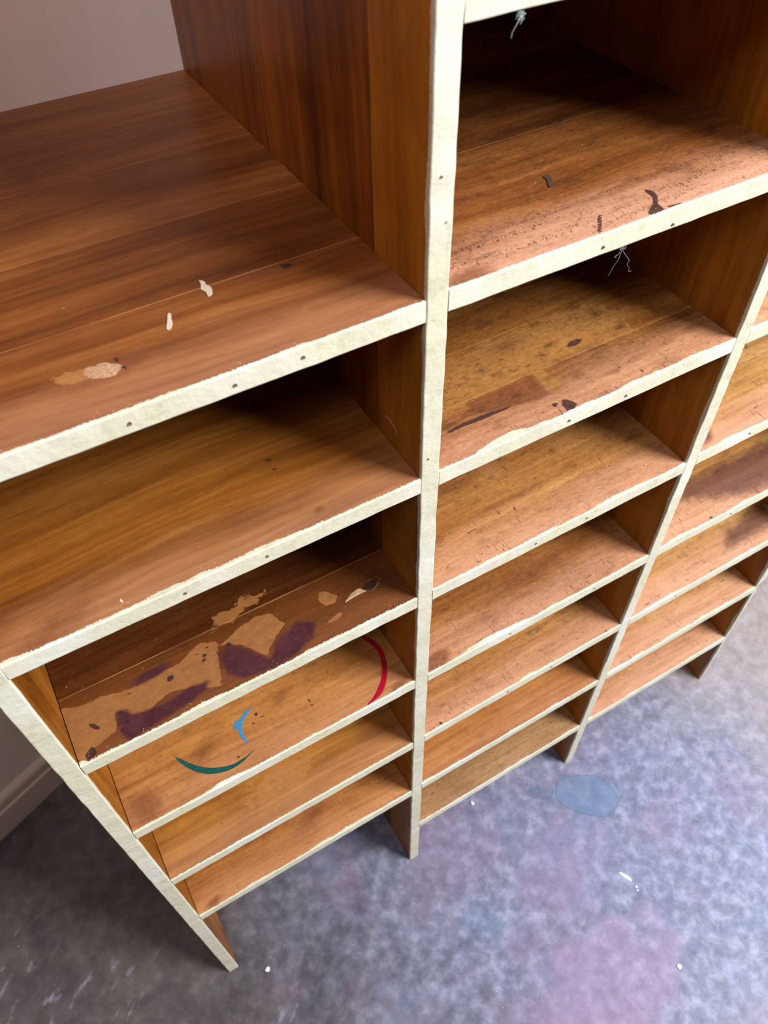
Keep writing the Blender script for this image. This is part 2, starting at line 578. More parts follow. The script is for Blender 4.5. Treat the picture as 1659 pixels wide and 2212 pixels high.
def pebble(name, mat, loc, sx, sy, sz, rz=0.0, seed=0, parent=None):
    bm = bmesh.new()
    bmesh.ops.create_icosphere(bm, subdivisions=3, radius=1)
    for v in bm.verts:
        f = 1 + 0.35 * mn.noise(v.co * 1.6 + Vector((seed * 3.3, 0, 0))) + 0.12 * mn.noise(v.co * 5 + Vector((seed, 2, 0)))
        v.co = v.co * f
        v.co.x *= sx
        v.co.y *= sy
        v.co.z *= sz
        if v.co.z < -sz * 0.5:
            v.co.z = -sz * 0.5
    zmin = min(v.co.z for v in bm.verts)
    for v in bm.verts:
        v.co.z -= zmin
    me = bpy.data.meshes.new(name)
    bm.to_mesh(me)
    bm.free()
    for p in me.polygons:
        p.use_smooth = True
    me.materials.append(mat)
    o = bpy.data.objects.new(name, me)
    COL.objects.link(o)
    o.location = loc
    o.rotation_euler = (0, 0, rz)
    if parent:
        o.parent = parent
    return o


def tag(o, label, cat, group=None):
    o['label'] = label
    o['category'] = cat
    if group:
        o['group'] = group
    return o


def struct(o):
    o['kind'] = 'structure'
    return o


# ------------------------------------------------------------------ the setting
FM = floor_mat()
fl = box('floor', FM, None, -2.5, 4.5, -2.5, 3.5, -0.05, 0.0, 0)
struct(fl)
WM = wall_mat('pinkish_cream_paint', (0.66, 0.53, 0.45), (0.74, 0.63, 0.56))
ea = Vector((-0.3148, 0.4538, 0))
eb = Vector((-0.17152, 0.51069, 0))
du = (eb - ea).normalized()
nn = Vector((-du.y, du.x, 0))
L0 = ea - du * 1.6
ang = math.atan2(du.y, du.x)


def wallpiece(name, mat, u0, u1, v0, v1, z0, z1, bev=0.0):
    o = box(name, mat, None, u0, u1, v0, v1, z0, z1, bev)
    o.location = L0
    o.rotation_euler = (0, 0, ang)
    return struct(o)


wallpiece('wall_back', WM, 0, 4.2, 0.016, 0.12, 0.0, 2.6)
BM_ = flat('baseboard_cream_paint', (0.60, 0.48, 0.40), 0.45, 0.1, 20)
# moulded baseboard: flat skirt with a rounded cap
prof = [(0.0, 0.0), (0.0, 0.072), (0.0015, 0.0745), (0.004, 0.0755), (0.004, 0.090), (0.002, 0.093), (0.002, 0.100),
        (0.005, 0.106), (0.010, 0.110), (0.016, 0.112), (0.016, 0.0)]
vv = [(u, v, z) for u in (0.0, 4.2) for v, z in prof]
k = len(prof)
ff = [(i, (i + 1) % k, k + (i + 1) % k, k + i) for i in range(k)] + [tuple(range(k)), tuple(reversed(range(k, 2 * k)))]
bb = obj('baseboard_back', vv, ff, BM_)
bb.location = L0
bb.rotation_euler = (0, 0, ang)
struct(bb)

# ------------------------------------------------------------------ materials of the shelving
W_L1 = wood('wood_smooth', planks=0.5, dark=(0.10, 0.03, 0.008), mid=(0.235, 0.080, 0.022), light=(0.38, 0.155, 0.05), seams=(0.100, 0.20, 0.31), wear_sheen=0.25, slop=0.9, rough=0.34)
W_L2 = wood('wood_amber', dark=(0.12, 0.035, 0.006), mid=(0.31, 0.115, 0.022), light=(0.46, 0.20, 0.055), seams=(0.21, 0.34), wear_sheen=0.28, rough=0.32, blotch=0.3)
W_L3 = wood('wood_stained', grime=0.35, dark=(0.034, 0.009, 0.003), mid=(0.085, 0.024, 0.006), light=(0.16, 0.050, 0.014), seams=(0.078, 0.22), wear_sheen=0.05, gs=1.0, gcol='purple', rough=0.30,
            bare=(0.40, 0.175, 0.055))
W_L4 = wood('wood_orange', grime=0.5, mid=(0.36, 0.13, 0.034), light=(0.52, 0.235, 0.075), seams=(0.15, 0.30), wear_sheen=0.25, ticks=0.35, rough=0.36)
W_L5 = wood('wood_honey', dark=(0.17, 0.055, 0.010), mid=(0.40, 0.165, 0.036), light=(0.56, 0.27, 0.075), seams=(0.16, 0.3), wear_sheen=0.25, rough=0.34, blotch=0.4)
W_M1 = wood('wood_pitted', grime=0.8, dark=(0.11, 0.035, 0.010), mid=(0.29, 0.105, 0.030), light=(0.45, 0.20, 0.065), seams=(0.17, 0.32), wear_sheen=0.95, pits=0.85, ticks=0.5, rough=0.42)
W_M2 = wood('wood_scuffed', grime=0.9, dark=(0.13, 0.045, 0.012), mid=(0.33, 0.135, 0.034), light=(0.50, 0.245, 0.075), seams=(0.1352, 0.0665), wear_sheen=0.55, ticks=0.85, rough=0.40,
            bare=(0.40, 0.185, 0.05))
W_M3 = wood('wood_worn', grime=0.75, dark=(0.15, 0.052, 0.015), mid=(0.36, 0.15, 0.045), light=(0.53, 0.27, 0.10), seams=(0.094, 0.26), wear_sheen=0.6, ticks=0.8, rough=0.40)
W_M7 = wood('wood_fuzzy', dark=(0.16, 0.085, 0.035), mid=(0.33, 0.19, 0.085), light=(0.50, 0.32, 0.16), seams=(0.2,), wear_sheen=0.2, ticks=0.9, grime=0.7, rough=0.55)
W_R = wood('wood_bleached', grime=0.55, dark=(0.22, 0.09, 0.03), mid=(0.50, 0.26, 0.10), light=(0.68, 0.42, 0.20), gcol='purple', seams=(0.1, 0.26), wear_sheen=0.85, ticks=0.8, rough=0.42)
W_U = wood('wood_upright', axis='z', dark=(0.15, 0.036, 0.006), mid=(0.35, 0.125, 0.013), light=(0.47, 0.20, 0.025), seams=(0.0745, 0.265), wear_sheen=0.0, slop=0.75,
           rough=0.36, blotch=0.7)
W_TOP = W_L5

# ------------------------------------------------------------------ the shelving unit
unit = bpy.data.objects.new('shelving_unit', None)
COL.objects.link(unit)
tag(unit, 'tall wooden pigeonhole shelving unit with cream-painted front edges standing on the concrete floor', 'shelf unit')

T = 0.0190
X = [0.0, 0.0182, 0.3898, 0.4090, 0.7802, 0.7996, 1.1711, 1.1787]
DEPTH = 0.483
ZTOP = 2.45
BACK = 0.4835
fine = [i * 0.0025 for i in range(1, 46)]
coarse = [0.115 + i * 0.02 for i in range(0, 19)]
YS = fine + coarse

uprights = []
um = {
    1: [('B', (0.0166, 1.496, 0.0028, 0.0065, 0.1), 0.003), ('B', (0.0275, 1.482, 0.0018, 0.0028, 0), 0.003),
        ('B', (0.1808, 1.4575, 0.0035, 0.004, 0), 0.003), ('R', (0.030, 1.500, 0.006, 0.005, 0.4), 0.006),
        ('B', (0.0741, 1.1961, 0.0025, 0.0035, 0), 0.004), ('B', (0.0711, 1.1876, 0.002, 0.004, 0.3), 0.004),
        ('B', (0.0648, 1.1815, 0.002, 0.004, 0.3), 0.004), ('B', (0.0609, 1.1735, 0.0015, 0.004, 0.3), 0.004),
        ('B', (0.040, 1.390, 0.001, 0.004, 0.8), 0.003), ('B', (0.058, 1.405, 0.001, 0.004, 1.2), 0.003),
        ('G', (0.03, 0.99, 0.03, 0.10, 0.1), 0.03)],
    2: [('G', [(0.2246, 1.42), (0.1958, 1.42), (0.1909, 1.36), (0.1871, 1.3322), (0.2141, 1.3236), (0.2265, 1.3497)], 0.012),
        ('B', (0.233, 1.327, 0.0025, 0.006, 0.5), 0.005), ('B', (0.2405, 1.345, 0.002, 0.006, 0.5), 0.005),
        ('B', [(0.0595, 1.37), (0.0625, 1.37), (0.0625, 1.334), (0.0665, 1.318), (0.0625, 1.3194), (0.0590, 1.3338)], 0.003),
        ('B', (0.108, 1.37, 0.003, 0.003, 0), 0.004), ('B', (0.092, 1.355, 0.002, 0.004, 0), 0.004),
        ('B', (0.045, 1.25, 0.002, 0.003, 0), 0.004), ('B', (0.03, 1.225, 0.0025, 0.003, 0), 0.004),
        ('B', (0.045, 1.18, 0.0015, 0.003, 0), 0.004), ('B', (0.022, 1.18, 0.0015, 0.003, 0), 0.004)],
}
for i in range(4):
    dense = i in (1, 2)
    o = board('upright', W_U, unit, 'z', 0.0, ZTOP, 0.0 if True else 0, DEPTH, X[2 * i], X[2 * i + 1],
              step=0.0045 if dense else 0.008, ys=[j * 0.003 for j in range(1, 90)] if dense else YS[::4], jit=0.0007, seed=i + 1)
    apply_marks(o, um.get(i, []), 1, 2)
    uprights.append(o)
# upper part of the right end upright is made up to full thickness on the outside
es = board('edge_strip', W_U, uprights[3], 'z', 0.385, ZTOP, 0.0005, 0.045, X[7] + 0.0002, X[7] + 0.0115, step=0.01, jit=0.0007, seed=9)
apply_marks(es, [])

PITCH = [0.0, 0.1889, 0.3735, 0.5610, 0.7494, 0.9380, 1.1284, 1.3185, 1.5090, 1.6990]
# top z of shelves, per column, keyed by level (0 = uppermost measured in the photograph)
Lz = {1: 1.3171, 2: 1.1283, 3: 0.9377, 4: 0.7487, 5: 0.5599, 6: 0.3705}
Mz = {-1: 1.699, 0: 1.5090, 1: 1.3194, 2: 1.1282, 3: 0.9380, 4: 0.7482, 5: 0.5624, 6: 0.3749, 7: 0.1883}
Rz = {-1: 1.699, 0: 1.510, 1: 1.320, 2: 1.1310, 3: 0.9424, 4: 0.7501, 5: 0.5628, 6: 0.3770, 7: 0.1905}

marks = {}
marks[('L', 1)] = [
    ('R', (0.150, 0.050, 0.012, 0.006, -0.2), 0.012),
    ('G', (0.187, 0.048, 0.012, 0.008, 0.3), 0.012),
    ('B', [(0.1763, 0.049), (0.1809, 0.0598), (0.182, 0.0584), (0.1782, 0.0478)], 0.002),
    ('B', (0.1805, 0.0425, 0.0012, 0.003, 0.5), 0.002),
    ('B', (0.168, 0.0465, 0.006, 0.0008, -0.2), 0.002),
    ('B', (0.324, 0.0935, 0.006, 0.0035, -0.3), 0.012), ('G', (0.308, 0.093, 0.026, 0.008, -0.2), 0.012),
    ('B', (0.270, 0.137, 0.003, 0.0018, 0), 0.004), ('B', (0.29, 0.16, 0.004, 0.002, 0), 0.005),
]
marks[('L', 2)] = [('B', (0.281, 0.096, 0.0035, 0.0010, 0.1), 0.002), ('B', (0.283, 0.0925, 0.003, 0.0009, 0.1), 0.002),
                   ('B', (0.2815, 0.086, 0.002, 0.0007, 0.1), 0.002), ('B', (0.282, 0.080, 0.003, 0.0009, 0.1), 0.002),
                   ('B', (0.2825, 0.0735, 0.003, 0.0010, 0.1), 0.002), ('G', (0.2955, 0.0163, 0.005, 0.003, 0), 0.006),
                   ('G', (0.06, 0.012, 0.03, 0.01, 0.3), 0.03), ('A', (0.116, 0.013, 0.0006, 0.003, 0.0), 0.0012),
                   ]
marks[('L', 3)] = [
    ('R', [(0.0182, 0.0686), (0.0409, 0.0598), (0.0566, 0.0631), (0.0816, 0.0554), (0.1047, 0.0547), (0.1406, 0.0585), (0.1617, 0.0688), (0.1820, 0.0626),
           (0.172, 0.030), (0.1664, 0.011), (0.153, 0.0161), (0.1414, 0.0258), (0.1138, 0.0308), (0.0933, 0.022), (0.0783, 0.0281), (0.0649, 0.0388),
           (0.0606, 0.0184), (0.0369, 0.0128), (0.0239, 0.0015), (0.0182, 0.0095)], 0.007),
    ('R', [(0.1815, 0.054), (0.2055, 0.0641), (0.2306, 0.0685), (0.2444, 0.0643), (0.251, 0.0448), (0.2367, 0.0343), (0.2189, 0.019), (0.2126, 0.0283), (0.2038, 0.0426), (0.1924, 0.0512)], 0.006),
    ('R', [(0.3006, 0.0609), (0.3069, 0.0603), (0.3166, 0.0473), (0.3101, 0.0412), (0.2994, 0.0425), (0.2954, 0.0539)], 0.004),
    ('R', [(0.2909, 0.0231), (0.3062, 0.0276), (0.3135, 0.0262), (0.3083, 0.0225), (0.2958, 0.0202)], 0.004),
    ('R', [(0.18, 0.075), (0.22, 0.082), (0.25, 0.090), (0.23, 0.098), (0.19, 0.088)], 0.03),
    ('G', [(0.1755, 0.0429), (0.1881, 0.0519), (0.2025, 0.0397), (0.2119, 0.0268), (0.2219, 0.0155), (0.2353, 0.0314), (0.253, 0.0359), (0.2647, 0.0405), (0.2806, 0.0311),
           (0.2718, 0.0135), (0.2477, 0.0057), (0.2244, 0.0015), (0.1883, 0.007), (0.176, 0.0195)], 0.008),
    ('G', [(0.0649, 0.0388), (0.0751, 0.0355), (0.0789, 0.0264), (0.1108, 0.0227), (0.1394, 0.027), (0.1582, 0.023), (0.1511, 0.0144), (0.123, 0.0086), (0.0871, 0.0041),
           (0.0691, 0.0003), (0.0625, 0.0107), (0.0617, 0.0218)], 0.007),
    ('G', (0.108, 0.060, 0.022, 0.006, 0.1), 0.008),
    ('B', (0.0425, 0.034, 0.0060, 0.0022, -0.9), 0.005),
    ('B', [(0.0264, 0.0101), (0.0357, 0.0161), (0.0371, 0.0063), (0.0265, 0.0025)], 0.004),
    ('B', (0.0693, 0.0345, 0.003, 0.002, 0), 0.004), ('B', (0.072, 0.022, 0.0025, 0.002, 0), 0.004), ('B', (0.065, 0.016, 0.0018, 0.003, 0), 0.004),
    ('B', (0.158, 0.058, 0.0022, 0.0014, 0), 0.003), ('B', (0.164, 0.0525, 0.0032, 0.0022, 0.6), 0.003), ('B', (0.161, 0.047, 0.003, 0.0016, 0.4), 0.003),
    ('B', (0.153, 0.051, 0.0014, 0.0014, 0), 0.003), ('B', (0.170, 0.060, 0.002, 0.0016, 0), 0.003), ('B', (0.068, 0.0555, 0.002, 0.001, 0), 0.003),
    ('B', (0.083, 0.0505, 0.0022, 0.001, 0), 0.003), ('B', (0.1245, 0.0455, 0.004, 0.003, 0.5), 0.005),
    ('B', (0.1765, 0.046, 0.0010, 0.0065, -0.2), 0.003), ('B', (0.2405, 0.055, 0.0008, 0.005, -0.15), 0.0025), ('B', (0.1905, 0.0515, 0.003, 0.003, 0), 0.004),
    ('B', [(0.3435, 0.0425), (0.352, 0.047), (0.362, 0.045), (0.358, 0.036), (0.348, 0.0365)], 0.004),
    ('A', [(0.0182, 0.006), (0.0182, 0.0), (0.029, 0.0), (0.0245, 0.005)], 0.002),
]
marks[('L', 4)] = [('B', (0.156, 0.0225, 0.0016, 0.0016, 0), 0.002), ('B', (0.197, 0.062, 0.003, 0.002, 0.6), 0.003), ('B', (0.190, 0.053, 0.004, 0.001, 0.4), 0.003),
                   ('B', (0.203, 0.055, 0.003, 0.001, 0), 0.003), ('B', (0.262, 0.038, 0.0018, 0.0014, 0), 0.002), ('B', (0.262, 0.045, 0.0009, 0.003, 0), 0.002),
                   ('B', (0.267, 0.031, 0.0014, 0.001, 0), 0.002), ('B', (0.296, 0.030, 0.0011, 0.0018, 0), 0.002), ('B', (0.088, 0.030, 0.006, 0.0006, 0.25), 0.002),
                   ('G', (0.12, 0.048, 0.02, 0.008, 0.5), 0.03), ('G', (0.37, 0.006, 0.016, 0.005, 0.2), 0.008),
                   ('G', (0.235, 0.07, 0.012, 0.006, 0.4), 0.02), ('G', (0.04, 0.02, 0.02, 0.02, 0.3), 0.03),
                   ('A', (0.0985, 0.0125, 0.0006, 0.004, 0.0), 0.0012)]
marks[('L', 5)] = [('B', (0.105, 0.035, 0.0012, 0.0010, 0), 0.002), ('R', (0.20, 0.05, 0.05, 0.02, 0.2), 0.05)]
marks[('L', 6)] = [('G', (0.235, 0.05, 0.03, 0.012, 0.3), 0.03), ('G', (0.045, 0.008, 0.012, 0.006, 0.3), 0.01)]
marks[('M', 1)] = [
    ('B', [(0.6254, 0.0363), (0.6287, 0.0309), (0.6262, 0.0213), (0.6180, 0.012), (0.6165, 0.0014), (0.6094, 0.0006), (0.5985, 0.0015), (0.6032, 0.0077), (0.6137, 0.0134), (0.6222, 0.0238), (0.6222, 0.0318)], 0.003),
    ('B', [(0.6209, 0.0058), (0.6335, 0.0048), (0.6388, 0.0020), (0.6349, 0.0008), (0.6197, 0.0030)], 0.003),
    ('B', [(0.5475, 0.0098), (0.5490, 0.0045), (0.5659, 0.0248), (0.5691, 0.0234), (0.5510, 0.0022), (0.5485, 0.0022)], 0.0025),
    ('G', (0.43, 0.006, 0.02, 0.010, 0.2), 0.015), ('B', (0.437, 0.155, 0.005, 0.003, 0), 0.006), ('B', (0.4245, 0.09, 0.0009, 0.006, 0.5), 0.002),
]
marks[('M', 2)] = [
    ('R', [(0.409, 0.0665), (0.409, 0.134), (0.70, 0.134), (0.70, 0.0665)], 0.004),
    ('R', [(0.409, 0.048), (0.442, 0.052), (0.4799, 0.0645), (0.409, 0.067)], 0.006),
    ('R', [(0.562, 0.066), (0.575, 0.066), (0.580, 0.040), (0.569, 0.025), (0.562, 0.032)], 0.006),
    ('G', [(0.4799, 0.0638), (0.559, 0.0646), (0.5615, 0.0316), (0.5462, 0.0295), (0.50, 0.040), (0.4703, 0.0455), (0.436, 0.0408), (0.4417, 0.0467), (0.481, 0.0538)], 0.006),
    ('B', [(0.4095, 0.0370), (0.4355, 0.0392), (0.4615, 0.0420), (0.4849, 0.0420), (0.5228, 0.0365), (0.4814, 0.0362), (0.4598, 0.0376)], 0.003),
    ('B', [(0.5629, 0.0193), (0.5681, 0.0172), (0.5729, 0.0077), (0.5641, 0.0025), (0.5578, 0.004), (0.559, 0.013)], 0.006),
    ('B', [(0.5506, 0.0193), (0.5548, 0.0195), (0.5586, 0.0182), (0.5532, 0.014), (0.5495, 0.0144)], 0.003),
    ('A', [(0.4531, 0.0036), (0.47, 0.0075), (0.497, 0.0095), (0.5132, 0.0050), (0.535, 0.0045), (0.535, 0.0), (0.45, 0.0)], 0.004),
    ('B', (0.66, 0.013, 0.0009, 0.008, -0.25), 0.002), ('B', (0.475, 0.115, 0.004, 0.003, 0), 0.006), ('B', (0.50, 0.155, 0.008, 0.004, 0.2), 0.008),
    ('B', (0.63, 0.083, 0.010, 0.004, 0.1), 0.012), ('G', (0.57, 0.118, 0.02, 0.008, 0.1), 0.02), ('B', (0.55, 0.100, 0.0007, 0.010, 0.5), 0.002),
]
marks[('M', 3)] = [('R', (0.56, 0.11, 0.018, 0.008, 0.2), 0.01), ('G', (0.52, 0.125, 0.05, 0.012, 0.1), 0.03), ('G', (0.60, 0.066, 0.10, 0.003, 0.02), 0.012),
                   ('B', (0.555, 0.05, 0.0012, 0.006, -0.4), 0.003), ('B', (0.535, 0.052, 0.0009, 0.005, 0.2), 0.003)]
marks[('M', 4)] = [('G', (0.43, 0.012, 0.022, 0.012, 0.4), 0.012), ('A', [(0.46, 0.0), (0.475, 0.006), (0.52, 0.0075), (0.565, 0.004), (0.58, 0.0)], 0.004),
                   ('G', (0.62, 0.06, 0.08, 0.015, 0.1), 0.06)]
marks[('M', 5)] = [('B', (0.752, 0.0025, 0.006, 0.0015, 0.1), 0.003), ('B', (0.44, 0.0055, 0.003, 0.0022, 0), 0.003), ('B', (0.428, 0.0045, 0.0018, 0.0018, 0), 0.003)]
marks[('M', 7)] = [('G', (0.5, 0.09, 0.08, 0.02, 0.1), 0.08)]
marks[('R', 3)] = [('G', (0.83, 0.02, 0.015, 0.008, 0.4), 0.012), ('B', (0.865, 0.055, 0.0018, 0.0018, 0), 0.002)]
marks[('R', 4)] = [('G', [(0.832, 0.0735), (0.9838, 0.0803), (1.17, 0.075), (1.17, 0.003), (1.0017, 0.0035), (0.950, 0.020), (0.8914, 0.050)], 0.035),
                   ('B', (0.9035, 0.0052, 0.0032, 0.0022, 0), 0.002), ('R', (1.03, 0.03, 0.006, 0.003, -0.6), 0.005)]
marks[('R', 5)] = [('G', [(1.1682, 0.07), (1.16, 0.0218), (1.0298, 0.0205), (1.06, 0.055)], 0.03), ('B', (0.98, 0.004, 0.0009, 0.005, 0.2), 0.002)]
mats = {('L', 1): W_L1, ('L', 2): W_L2, ('L', 3): W_L3, ('L', 4): W_L4, ('L', 5): W_L5, ('L', 6): W_L4,
        ('M', -1): W_M3, ('M', 0): W_M3, ('M', 1): W_M1, ('M', 2): W_M2, ('M', 3): W_M3, ('M', 4): W_M3, ('M', 5): W_M3, ('M', 6): W_L4, ('M', 7): W_M7}

shelves = {}
for col, (xa, xb, zs) in {'L': (X[1], X[2], Lz), 'M': (X[3], X[4], Mz), 'R': (X[5], X[6], Rz)}.items():
    for lv, zt in zs.items():
        mt = mats.get((col, lv), W_R)
        ga = 0.0009 if col == 'L' and lv >= 3 else 0.0003
        st = 0.0025 if (col, lv) in marks else 0.006
        o = board('shelf', mt, unit, 'x', xa + ga, xb - 0.0003, 0.0 + 0.0004 * random.random(), DEPTH, zt - T, zt,
                  step=st, ys=YS if lv >= 1 else YS[::3], jit=0.0004, seed=lv * 3 + ord(col))
        apply_marks(o, marks.get((col, lv), []))
        shelves[(col, lv)] = o
top = board('top_board', W_TOP, unit, 'x', -0.01, X[7] + 0.01, -0.008, 0.492, ZTOP, ZTOP + T, step=0.01, seed=77)
apply_marks(top, [])
bp = box('back_panel', wall_mat('back_panel_paint', (0.80, 0.70, 0.72), (0.90, 0.85, 0.83)), unit, X[0], X[7], BACK, BACK + 0.006, 0.34, ZTOP, 0)
bp['label'] = 'pinkish white painted back panel'

# --- nails in the painted front edges
NAIL = flat('rusty_nail', (0.14, 0.09, 0.06), 0.7, 0.3, 400)


def nail(parent, x, z, r=0.0014, holed=True):
    verts, faces = [], []
    n = 12
    rings = [(r, 0.0002), (r * 0.95, -0.0007), (r * 0.55, -0.0005), (r * 0.3, 0.0001)]
    for rr, y in rings:
        for k in range(n):
            a = 2 * math.pi * k / n
            w = 1 + 0.25 * mn.noise(Vector((x * 900 + math.cos(a), z * 900 + math.sin(a), 0)))
            verts.append((x + math.cos(a) * rr * w, y, z + math.sin(a) * rr * w))
    for i in range(len(rings) - 1):
        for k in range(n):
            k2 = (k + 1) % n
            faces.append((i * n + k, i * n + k2, (i + 1) * n + k2, (i + 1) * n + k))
    faces.append(tuple((len(rings) - 1) * n + k for k in range(n)))
    faces.append(tuple(reversed(range(n))))
    obj('nail', verts, faces, NAIL, parent)


for key, lst in {('L', 1): [(0.2403, 1.3062), (0.1679, 1.3068), (0.2909, 1.3083)], ('L', 2): [(0.1635, 1.1188), (0.2369, 1.1189)],
                 ('M', 1): [(0.5538, 1.3074), (0.6276, 1.3044)], ('M', 2): [(0.5594, 1.1181), (0.6314, 1.117)],
                 ('M', 3): [(0.5501, 0.9285), (0.6245, 0.9285)], ('M', 4): [(0.5390, 0.7390), (0.6817, 0.7390)],
                 ('M', 5): [(0.5588, 0.5530), (0.6421, 0.5530)], ('R', 3): [(0.8905, 0.934), (0.965, 0.934)],
                 ('R', 4): [(0.9434, 0.7400)], ('R', 5): [(0.90, 0.553)]}.items():
    for x, z in lst:
        nail(shelves[key], x, z)
for x, z in [(0.4030, 1.3742), (0.3979, 1.4065), (0.3960, 1.1518)]:
    nail(uprights[1], x, z, 0.0009)

# --- paint strokes on the left column's fourth shelf
Z4 = Lz[4]
GREEN = flat('green_paint', (0.012, 0.075, 0.060), 0.35, 0.4, 220)
BLUE = flat('blue_paint', (0.045, 0.22, 0.40), 0.4, 0.3, 220)
RED = flat('red_paint', (0.34, 0.004, 0.02), 0.35, 0.25, 220)
green = [(0.0913, 0.0601), (0.0963, 0.0461), (0.1056, 0.0319), (0.1164, 0.022), (0.1287, 0.0161), (0.1423, 0.013), (0.1578, 0.0141), (0.1697, 0.0182), (0.1774, 0.0213),
         (0.1642, 0.0183), (0.1485, 0.0175), (0.1352, 0.0210), (0.1228, 0.0270), (0.1117, 0.0358), (0.1016, 0.0475), (0.0953, 0.0564)]
blue = [(0.1958, 0.0714), (0.1869, 0.0721), (0.1765, 0.0662), (0.1713, 0.0663), (0.1652, 0.0581), (0.1696, 0.0564), (0.1689, 0.0486), (0.17, 0.0393), (0.1729, 0.0313),
        (0.1735, 0.0415), (0.174, 0.0515), (0.1781, 0.0593), (0.1858, 0.0667)]
red = [(0.352, 0.112), (0.3682, 0.09), (0.3753, 0.074), (0.3765, 0.0574), (0.3712, 0.0397), (0.3638, 0.0262), (0.354, 0.0145), (0.3453, 0.0079), (0.3378, 0.0049), (0.3242, 0.0022),
       (0.3225, 0.0038), (0.3327, 0.0078), (0.3442, 0.016), (0.3544, 0.0252), (0.3637, 0.0396), (0.3694, 0.0566), (0.3693, 0.0705), (0.363, 0.089)]
for nm, poly, mt, lb in (('paint_stroke', green, GREEN, 'dark green crescent paint stroke'), ('paint_stroke', blue, BLUE, 'blue crescent paint stroke'),
                         ('paint_stroke', red, RED, 'long red curved paint stroke')):
    o = slab(nm, mt, shelves[('L', 4)], smooth_closed(poly), Z4 + 0.00002, 0.00025)
    o['label'] = lb

# --- torn wood splinter on the third shelf
SPL = flat('raw_splinter', (0.46, 0.30, 0.15), 0.6, 0.4, 300)
v_, f_ = [], []
for q in range(6):
    y = 0.0362 + q * 0.0011
    thread_into(v_, f_, [(0.3200 + q * 0.002, y, Lz[3] + 0.0001), (0.333 + q * 0.001, y + 0.0006, Lz[3] + 0.0012 + 0.0002 * (q % 3)),
                         (0.3465 - 0.0008 * q, y + 0.0008, Lz[3] + 0.0003)], 0.0008)
obj('splinter', v_, f_, SPL, shelves[('L', 3)])

# --- old knot, raised, on the top left shelf
KN = flat('rough_knot', (0.42, 0.25, 0.14), 0.6, 0.8, 420)
bm = bmesh.new()
bmesh.ops.create_grid(bm, x_segments=60, y_segments=30, size=1)
dead = []
for v in bm.verts:
    rr = math.hypot(v.co.x, v.co.y)
    ed = 1 + 0.25 * mn.noise(Vector((v.co.x * 2, v.co.y * 2, 3)))
    x = 0.1675 + v.co.x * 0.0135 + v.co.y * 0.002
    y = 0.0465 + v.co.y * 0.0085 - v.co.x * 0.0045
    hgt = 0.0008 * (1 - min(1, rr / ed) ** 2) + 0.0006 * mn.noise(Vector((x * 900, y * 900, 0))) * max(0, 1 - rr / ed) - 0.0002
    if rr > ed:
        dead.append(v)
    v.co = Vector((x, y, Lz[1] + max(hgt, -0.0002)))
bmesh.ops.delete(bm, geom=dead, context='VERTS')
me = bpy.data.meshes.new('knot')
bm.to_mesh(me)
bm.free()
me.materials.append(KN)
o = bpy.data.objects.new('knot', me)
COL.objects.link(o)
o.parent = shelves[('L', 1)]

# ------------------------------------------------------------------ loose things
CHIP = flat('white_paint_chip', (0.56, 0.48, 0.38), 0.5, 0.25, 300)
f1 = [(0.2601, 0.1096), (0.2632, 0.1050), (0.2622, 0.1020), (0.2645, 0.0967), (0.2622, 0.0884), (0.2583, 0.0869), (0.2590, 0.0925), (0.2570, 0.098), (0.2592, 0.103)]
o = slab('paint_chip', CHIP, None, smooth_closed(f1, 2), Lz[1] + 0.0001, 0.0004)
tag(o, 'larger ragged cream paint chip on the big top left shelf, further from its edge', 'paint chip', 'paint chips on the top left shelf')
f2 = [(0.2262, 0.0826), (0.2279, 0.0812), (0.2262, 0.0760), (0.2250, 0.0700), (0.2212, 0.0644), (0.2190, 0.0660), (0.2215, 0.0715), (0.2240, 0.0775)]
o = slab('paint_chip', CHIP, None, smooth_closed(f2, 2), Lz[1] + 0.0001, 0.0004)
tag(o, 'smaller slim cream paint chip on the big top left shelf, nearer its edge', 'paint chip', 'paint chips on the top left shelf')

LEAF = flat('dark_brown_flake', (0.05, 0.032, 0.018), 0.7, 0.4, 400)
o = slab('bark_flake', LEAF, None, [(0.5669, 0.0962), (0.5700, 0.0970), (0.5725, 0.0958), (0.5716, 0.0915), (0.5694, 0.0872), (0.5630, 0.0790), (0.5603, 0.0785), (0.5610, 0.0825), (0.5640, 0.0868), (0.5660, 0.0905), (0.5655, 0.0940)],
         Mz[1] + 0.0001, 0.0007)
tag(o, 'small dark brown flake lying on the pitted middle shelf', 'flake')

PEB = flat('white_plaster_crumb', (0.80, 0.80, 0.80), 0.7, 0.1, 300)
tag(pebble('plaster_crumb', PEB, (0.0630, -0.0315, 0), 0.0048, 0.0042, 0.0022, 0.4, 1),
    'round white plaster crumb on the floor beside the foot of the left end upright', 'crumb', 'white crumbs on the floor')
tag(pebble('plaster_crumb', PEB, (0.5603, 0.0307, 0), 0.0032, 0.0050, 0.0025, 0.2, 2),
    'white plaster crumb on the floor just in front of the lowest middle shelf', 'crumb', 'white crumbs on the floor')
tag(pebble('plaster_crumb', PEB, (0.7193, -0.4089, 0), 0.0040, 0.0050, 0.0018, 0.2, 3),
    'white plaster crumb far out on the purplish floor near the right corner', 'crumb', 'white crumbs on the floor')
GCH = flat('pale_green_paint_flake', (0.62, 0.74, 0.74), 0.5, 0.1, 200)
o = slab('paint_flake', GCH, None, smooth_closed([(0.7325, -0.2285), (0.7372, -0.2310), (0.7430, -0.2400), (0.7452, -0.2500), (0.7425, -0.2525), (0.7385, -0.2460), (0.7350, -0.2385)], 2), 0.0, 0.0006)
tag(o, 'long pale green-white paint flake on the floor below the blue stain', 'paint flake')
